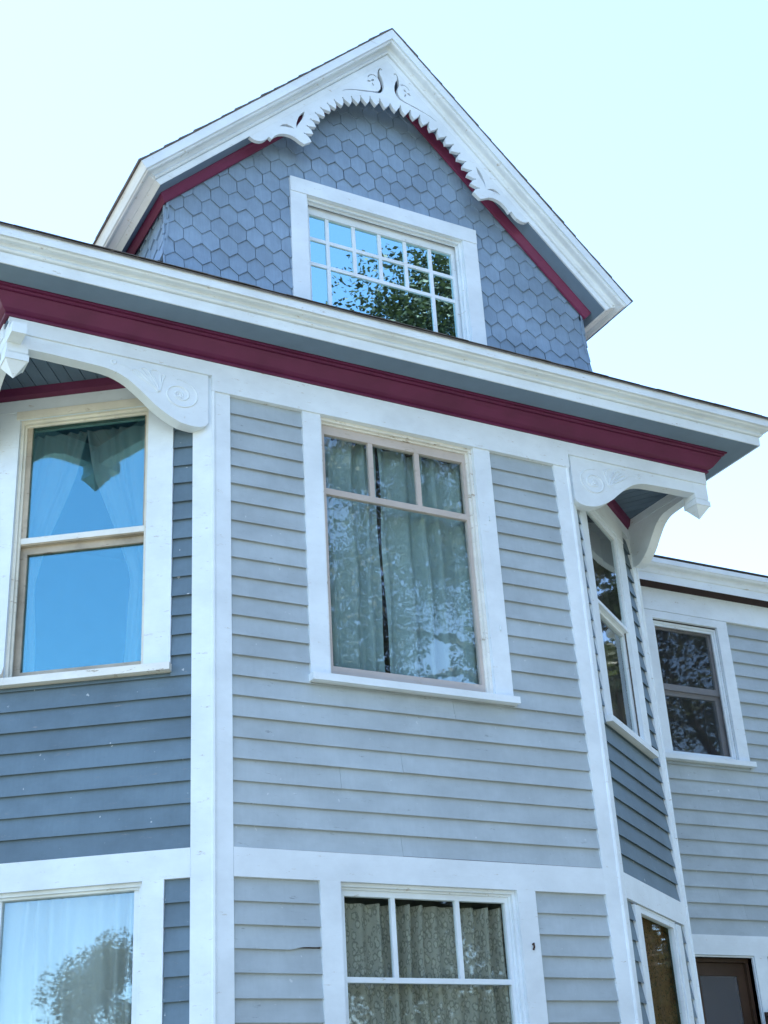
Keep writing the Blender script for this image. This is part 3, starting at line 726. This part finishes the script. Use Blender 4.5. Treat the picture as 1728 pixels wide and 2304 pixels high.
# --- beadboard ceilings in the cut away corners
for fr, dx, dy in ((CHL, -D, DYL), (CHR, D, DYR)):
    px = 0.0 if dx < 0 else W; sg = -1 if dx < 0 else 1
    mb = MB(); mb.prism([(px, 0.02, 6.318), (px + dx, 0.02, 6.318), (px + dx, dy, 6.318)], (0, 0, 0.02)); ceil = mb.build('porch_ceiling', 'ceiling_slate', house)
    L_ = math.hypot(dx, dy); tmax = dx * sg * abs(fr.t.x)      # corner of the triangle projected on the chamfer
    tri = [(0, 0), (L_, 0), (fr.t.dot(Vector((dx, 0, 0))), fr.n.dot(Vector((dx, 0, 0))))]
    bw = 0.082; n = int(L_ / bw) + 1
    for k in range(n):
        a, b = k * bw + 0.0028, (k + 1) * bw - 0.0028
        poly = clip(clip([tuple(p) for p in tri], 1, 0, b), -1, 0, -a)
        if len(poly) < 3: continue
        mb = MB(); mb.prism([fr(t_, o_, 6.309) for t_, o_ in poly], (0, 0, 0.0088)); mb.build('ceiling_board', 'ceiling_slate', ceil)

# ------------------------------------------------------------------ windows
# upper front window: taupe sash, three lights over one
wf2 = window(FRONT, F2, house, frame_mat='worn_white_paint')
c, d = 0.7435, 1.9085
ring(FRONT, 'sash', 'taupe_paint', wf2, c + 0.002, d - 0.002, 4.347, 6.112, 0.052, -0.0665, -0.105, wb=0.09, wt=0.07)
mb = MB(); FRONT.box(mb, c + 0.054, d - 0.054, -0.068, -0.100, 5.603, 5.645); mb.build('transom_bar', 'taupe_paint', wf2)
for x in (1.140, 1.495): fbox(FRONT, 'muntin', 'taupe_paint', wf2, x - 0.017, x + 0.017, -0.070, -0.098, 5.6455, 6.042)
xs = [c + 0.05, 1.140, 1.495, d - 0.05]
for a, b in zip(xs, xs[1:]): pane(FRONT, wf2, a + 0.003, b - 0.003, 5.64, 6.046, -0.084, 'old_window_glass')
pane(FRONT, wf2, xs[0] + 0.003, xs[3] - 0.003, 4.432, 5.610, -0.084, 'old_window_glass')
# little iron hooks on the casing
for z in (5.62, 4.83):
    mb = MB(); mb.tube([FRONT(1.985, 0.001, z), FRONT(1.985, 0.012, z - 0.004), FRONT(1.985, 0.012, z - 0.028), FRONT(1.985, 0.002, z - 0.032)], 0.004, 5); mb.build('hook', 'white_paint', wf2)

# lower front window
wf1 = window(FRONT, F1, house, sill_over=0.02)
c, d = 0.7525, 1.9265
ring(FRONT, 'sash', 'white_paint', wf1, c + 0.002, d - 0.002, 1.056, 3.128, 0.050, -0.0665, -0.105, wb=0.09, wt=0.05)
mb = MB(); FRONT.box(mb, c + 0.052, d - 0.052, -0.068, -0.100, 2.613, 2.642); mb.build('transom_bar', 'white_paint', wf1)
for x in (1.116, 1.545): fbox(FRONT, 'muntin', 'white_paint', wf1, x - 0.014, x + 0.014, -0.070, -0.098, 2.6425, 3.079)
xs = [c + 0.048, 1.116, 1.545, d - 0.048]
for a, b in zip(xs, xs[1:]): pane(FRONT, wf1, a + 0.003, b - 0.003, 2.637, 3.083, -0.084, 'clear_window_glass')
pane(FRONT, wf1, xs[0] + 0.003, xs[3] - 0.003, 1.14, 2.618, -0.084, 'clear_window_glass')
mb = MB(); mb.tube([FRONT(2.0, -0.002, 2.83), FRONT(2.0, 0.014, 2.835), FRONT(2.0, 0.016, 2.815), FRONT(2.0, 0.004, 2.80)], 0.006, 5); mb.build('hook', 'lantern_brown', wf1)

# double hung windows in the chamfered corners
def double_hung(fr, w, zm0, zm1, ztop, mat, glass, gl0, gl1, zlow, head=0.0, meet_mat=None, so=-0.0665, **k):
    win = window(fr, w, house, frame_mat=mat, **k)
    c, d = w['i'][0] + 0.001, w['i'][1] - 0.001; zmid = (zm0 + zm1) / 2; st = gl0 - c; sr = d - gl1; z0 = w['z'][0] + 0.005
    def sash(za, zb, o0, o1, wb, wt, m2):
        mb = MB(); fr.box(mb, c, gl0, o0, o1, za, zb); fr.box(mb, gl1, d, o0, o1, za, zb); fr.box(mb, gl0, gl1, o0, o1, za, za + wb); fr.box(mb, gl0, gl1, o0, o1, zb - wt, zb)
        mb.build('sash', m2, win)
    sash(zmid, w['z'][1] - 0.001, so, so - 0.0335, zm1 - zmid, w['z'][1] - 0.001 - ztop, meet_mat or mat)
    sash(z0, zmid + 0.01, so - 0.034, so - 0.0685, zlow - z0, zmid + 0.01 - zm0, meet_mat or mat)
    pane(fr, win, gl0 - 0.006, gl1 + 0.006, zm1 - 0.006, ztop + 0.006, so - 0.0135, glass)
    pane(fr, win, gl0 - 0.006, gl1 + 0.006, zlow - 0.006, zm0 + 0.006, so - 0.0495, glass)
    return win
wl2 = double_hung(CHL, L2, 5.196, 5.290, 6.076, 'cream_paint', 'window_glass', 0.458, 1.194, 4.433, meet_mat='weathered_wood', stop=0.018, sill_mat='worn_white_paint', depth=0.16, sill_out=0.04, sill_over=0.006)
mb = MB(); CHL.box(mb, L2['o'][0], L2['o'][1], -0.028, 0.0005, 6.0955, 6.1515); mb.build('casing', 'white_paint', wl2)
mb = MB(); CHL.box(mb, L2['i'][0] - 0.02, L2['i'][1] + 0.02, 0.001, 0.012, 6.0965, 6.150); mb.build('head_moulding', 'cream_paint', wl2)
mb = MB(); CHL.box(mb, L2['i'][0] + .03, L2['i'][1] - .03, -0.0655, -0.058, 5.250, 5.288); mb.build('meeting_rail', 'worn_white_paint', wl2)
# rotten notch at the foot of the outer casing
mb = MB(); mb.prism([CHL(t_, 0.003, z) for t_, z in ((1.252, 4.363), (1.289, 4.363), (1.276, 4.394), (1.264, 4.399), (1.252, 4.444))], CHL.n * -0.003); mb.build('rotten_patch', 'weathered_wood', wl2)
wl1 = window(CHL, L1, house, sill_over=0.02)
c, d = L1['i'][0] + 0.001, L1['i'][1] - 0.001
ring(CHL, 'sash', 'white_paint', wl1, c, d, 1.056, 3.139, 0.062, -0.0665, -0.105, wb=0.09, wt=0.030)
pane(CHL, wl1, c + 0.058, d - 0.058, 1.14, 3.113, -0.084, 'sheer_window_glass')
wr2 = double_hung(CHR, R2, 5.205, 5.262, 5.985, 'white_paint', 'clear_window_glass', 0.372, 1.075, 4.430, so=-0.008, stop=0, depth=0.15, sill_out=0.04, sill_over=0.01)
mb = MB(); CHR.box(mb, R2['o'][0], R2['o'][1], -0.028, 0.006, 6.0305, 6.1515); mb.build('head_moulding', 'white_paint', wr2)
wr1 = window(CHR, R1, house, sill_over=0.02, stop=0)
c, d = R1['i'][0] + 0.001, R1['i'][1] - 0.001
ring(CHR, 'sash', 'white_paint', wr1, c, d, 1.056, 3.122, 0.045, -0.010, -0.05, wb=0.09, wt=0.030)
pane(CHR, wr1, c + 0.041, d - 0.041, 1.14, 3.096, -0.03, 'clear_window_glass')
# wing window with an insect screen frame
wg = window(WING, G1, house, head=0.072, stop=0.0, depth=0.15, sill_over=0.03, sill_out=0.045)
ring(WING, 'screen_frame', 'white_paint', wg, 5.0205, 5.7695, 4.803, 6.052, 0.022, -0.032, -0.055)
ring(WING, 'screen_frame', 'white_paint', wg, 5.0427, 5.7473, 4.8252, 6.0298, 0.022, -0.040, -0.060)
ring(WING, 'sash', 'sash_grey', wg, 5.035, 5.765, 5.42, 6.045, 0.060, -0.075, -0.10, wb=0.055, wt=0.05)
ring(WING, 'sash', 'sash_grey', wg, 5.025, 5.765, 4.81, 5.44, 0.070, -0.1005, -0.13, wb=0.06, wt=0.06)
pane(WING, wg, 5.09, 5.71, 5.47, 6.0, -0.085, 'clear_window_glass'); pane(WING, wg, 5.09, 5.70, 4.865, 5.385, -0.112, 'clear_window_glass')
pane(WING, wg, 5.0647, 5.7253, 4.8472, 6.0078, -0.050, 'window_screen', 'screen')
# wing door
door = ring(WING, 'door', 'white_paint', house, 4.9135, 5.5645, 0.60, 3.1395, 0.0115, -0.012, -0.16, wb=0.0)
for t0, t1, z0, z1 in ((4.80, 4.9133, 0.6, 3.1415), (5.565, 5.703, 0.6, 3.1415)):
    mb = MB(); WING.box(mb, t0, t1, -0.028, 0.001, z0, z1); mb.build('casing', 'white_paint', door)
ring(WING, 'door_frame', 'brown_door_paint', door, 4.926, 5.552, 0.62, 3.127, 0.03, -0.07, -0.14, wb=0.0)
ring(WING, 'door_leaf', 'brown_door_paint', door, 4.957, 5.521, 0.63, 3.095, 0.085, -0.10, -0.14, wb=0.25, wt=0.10)
pane(WING, door, 5.04, 5.438, 0.87, 2.998, -0.115, 'clear_window_glass')
pane(WING, door, 5.04, 5.438, 0.87, 2.998, -0.106, 'door_screen', 'screen')

# ------------------------------------------------------------------ curtains (things of their own, hung inside)
def curtain(name, label, fr, o, cols, zt, zb, mat, waves, amp, group=None, gather=0.0):
    """cols: function u->(t at height v) given as list of (z, tleft, tright)"""
    mb = MB(); nu, nv = waves * 8, 24; V = []
    for j in range(nv + 1):
        z = zt + (zb - zt) * j / nv
        for k in range(len(cols) - 1):
            if cols[k][0] >= z >= cols[k + 1][0] or k == len(cols) - 2:
                s = (cols[k][0] - z) / max(1e-6, cols[k][0] - cols[k + 1][0]); s = min(1, max(0, s))
                a = cols[k][1] + (cols[k + 1][1] - cols[k][1]) * s; b = cols[k][2] + (cols[k + 1][2] - cols[k][2]) * s
                if cols[k][0] >= z: break
        for i in range(nu + 1):
            u = i / nu; ph = 2 * math.pi * waves * u
            w_ = math.sin(ph + 0.9 * math.sin(2.3 * u * 6 + 1) + 0.3 * math.sin(j * 0.35)) * (0.6 + 0.4 * math.sin(5 * u * 3 + 2))
            V.append(fr(a + (b - a) * u + 0.006 * math.sin(j * 0.5 + u * 20), o + amp * w_, z))
    F = [(j * (nu + 1) + i, j * (nu + 1) + i + 1, (j + 1) * (nu + 1) + i + 1, (j + 1) * (nu + 1) + i) for j in range(nv) for i in range(nu)]
    ob = obj(name, V, F, mat, smooth=True); ob['label'] = label; ob['category'] = 'curtain'
    if group: ob['group'] = group
    return ob
g1 = 'sheer curtains tied back in the upper left window'
curtain('curtain', 'sheer white curtain tied back to the left side of the upper left window', CHL, -0.175, [(6.06, 1.36, 0.86), (5.75, 1.36, 0.93), (5.30, 1.36, 1.10), (5.0, 1.36, 1.16), (4.3, 1.36, 1.13)], 6.06, 4.30, 'sheer_white_cloth', 7, 0.018, g1)
curtain('curtain', 'sheer white curtain tied back to the right side of the upper left window', CHL, -0.175, [(6.06, 0.87, 0.36), (5.70, 0.80, 0.36), (5.30, 0.66, 0.36), (5.0, 0.55, 0.36), (4.3, 0.60, 0.36)], 6.06, 4.30, 'sheer_white_cloth', 7, 0.018, g1)
g2 = 'pale drapes drawn in the upper front window'
curtain('curtain', 'left pale green drape of the closed pair behind the upper front window', FRONT, -0.20, [(6.10, 0.62, 1.235), (4.3, 0.62, 1.225)], 6.10, 4.30, 'drape_cloth', 5, 0.055, g2)
curtain('curtain', 'wider right pale green drape of the closed pair behind the upper front window', FRONT, -0.20, [(6.10, 1.240, 2.12), (4.3, 1.246, 2.12)], 6.10, 4.30, 'drape_cloth', 6, 0.055, g2)
curtain('curtain', 'cream lace curtain with ruffled top behind the lower front window', FRONT, -0.155, [(3.055, 0.60, 2.15), (1.1, 0.60, 2.15)], 3.055, 1.10, 'lace_cloth', 15, 0.050)
curtain('curtain', 'full width white sheer behind the lower left window', CHL, -0.15, [(3.12, 1.38, 0.34), (1.1, 1.38, 0.34)], 3.12, 1.10, 'full_sheer_cloth', 12, 0.030)
curtain('curtain', 'brown gold curtain behind the lower window of the right chamfer', CHR, -0.10, [(3.12, 0.34, 1.40), (1.1, 0.34, 1.40)], 3.12, 1.10, 'brown_cloth', 6, 0.03)
curtain('curtain', 'dim grey brown curtain in the upper window of the right chamfer', CHR, -0.12, [(6.02, 0.33, 1.30), (5.4, 0.50, 1.30), (4.3, 0.75, 1.30)], 6.02, 4.34, 'dim_cloth', 5, 0.03)

# ------------------------------------------------------------------ wall lantern at the frame edge
lan = empty('wall_lantern', WING(5.585, 0.0, 2.62), 'brown wall lantern beside the dark door at the lower right corner', 'lantern')
mb = MB(); WING.box(mb, 5.57, 5.66, 0.0015, 0.02, 2.55, 2.70); mb.build('back_plate', 'lantern_brown', lan)
mb = MB(); mb.tube([WING(5.585, 0.02, 2.66), WING(5.585, 0.06, 2.70), WING(5.585, 0.12, 2.71), WING(5.585, 0.14, 2.68)], 0.010, 8); mb.build('arm', 'lantern_brown', lan, smooth=True)
mb = MB(); mb.tube([WING(5.585, 0.14, z) for z in (2.72, 2.70, 2.67, 2.655)], [0.012, 0.04, 0.085, 0.10], 12); mb.build('cap', 'lantern_brown', lan, smooth=True)
mb = MB(); mb.tube([WING(5.585, 0.14, z) for z in (2.652, 2.60, 2.50, 2.44)], [0.075, 0.08, 0.065, 0.03], 12); mb.build('glass_shade', 'brown_cloth', lan, smooth=True)

# ------------------------------------------------------------------ trees in front of the house (seen mirrored in the panes)
def tree(label, x, y, h, rx, zc, rz, nl, leaf, mat, seed, clumps=70, group=None):
    r = random.Random(seed)
    t = empty('tree', (x, y, 0), label, 'tree', group)
    mb = MB(); rt = 0.028 * h
    top = Vector((x + r.uniform(-.4, .4), y + r.uniform(-.4, .4), zc + rz * 0.35))
    mb.tube([(x, y, -0.1), (x, y, 0.5), (x + 0.1, y, zc - rz * 0.7), (x + 0.05, y + 0.1, zc - rz * 0.2), top], [rt * 1.35, rt, rt * 0.8, rt * 0.55, rt * 0.15], 10)
    mb.build('trunk', 'bark', t, smooth=True)
    cl = []
    for k in range(clumps):
        while True:
            p = Vector((r.uniform(-1, 1), r.uniform(-1, 1), r.uniform(-1, 1)))
            if 0.35 < p.length < 1: break
        p = p.normalized() * (p.length ** 0.5)
        q = Vector((x + p.x * rx, y + p.y * rx, zc + p.z * rz)); cl.append((q, r.uniform(0.16, 0.30) * rx * (70 / clumps) ** 0.25))
    lim = MB()
    for q, s in cl[:16]:
        a = Vector((x, y, max(zc - rz * 0.75, min(q.z - 1.0, zc)))); m = (a + q) / 2 + Vector((0, 0, 0.4))
        lim.tube([a, m, q], [rt * 0.28, rt * 0.14, rt * 0.04], 6)
    lim.build('limb', 'bark', t, smooth=True)
    V = []; F = []
    for i in range(nl):
        q, s = cl[r.randrange(len(cl))]
        d_ = Vector((r.gauss(0, 1), r.gauss(0, 1), r.gauss(0, 0.8))); d_ = d_.normalized() * s * (r.random() ** 0.45)
        p = q + d_
        a = Vector((r.gauss(0, 1), r.gauss(0, 1), r.gauss(0, 0.6))).normalized(); b = a.orthogonal().normalized()
        b.rotate(Matrix.Rotation(r.uniform(0, 6.28), 3, a)); l = leaf * r.uniform(0.6, 1.3)
        n = len(V); V += [p - a * l, p + b * l * 0.55 + a * l * 0.1, p + a * l, p - b * l * 0.55 + a * l * 0.1]; F.append((n, n + 1, n + 2, n + 3))
    obj('crown', V, F, mat, t)
tree('tall maple in front of the house, mirrored in the attic and upper front windows', 8.6, -8.2, 15, 4.3, 8.7, 6.2, 190000, 0.044, 'maple_leaves', 1, 190)
tree('dense dark tree in front of the wing, mirrored in the wing window', 15.0, -7.5, 13, 4.2, 7.2, 5.6, 80000, 0.055, 'dark_leaves', 2, 130)
tree('leafy tree at the far left, mirrored in the lower left window', -36.4, -28.3, 11.4, 4.5, 6.6, 4.8, 90000, 0.065, 'maple_leaves', 3)
tree('low round tree left of the taller one, mirrored beside it in the lower left window', -42.8, -23.2, 8.4, 2.4, 5.6, 2.8, 40000, 0.065, 'maple_leaves', 4)
tree('huge dark tree far beyond the wing, mirrored in the upper window of the right chamfer', 31.5, 10.6, 21, 6.0, 10.4, 9.6, 120000, 0.13, 'dark_leaves', 5, 150)
tree('dark tree behind the huge one beyond the wing, mirrored between its branches', 45.0, 15.2, 20, 7.0, 10.2, 9.6, 50000, 0.24, 'dark_leaves', 8, 130)
for k_, (tx, ty, th_, tr_) in enumerate(((3.0, -20.0, 10, 4.2), (9.5, -24.0, 12, 5.0), (16.5, -21.0, 11, 4.6), (24.0, -18.0, 12, 5.0))):
    tree(['broad dark tree across the drive, mirrored low in the lower front window', 'taller dark tree across the drive, right of the broad one', 'round dark tree across the drive, third of the row', 'dark tree closing the right end of the row across the drive'][k_], tx, ty, th_, tr_, th_ * 0.52, th_ * 0.47, 14000, 0.16, 'dark_leaves', 20 + k_, group='trees across the drive')
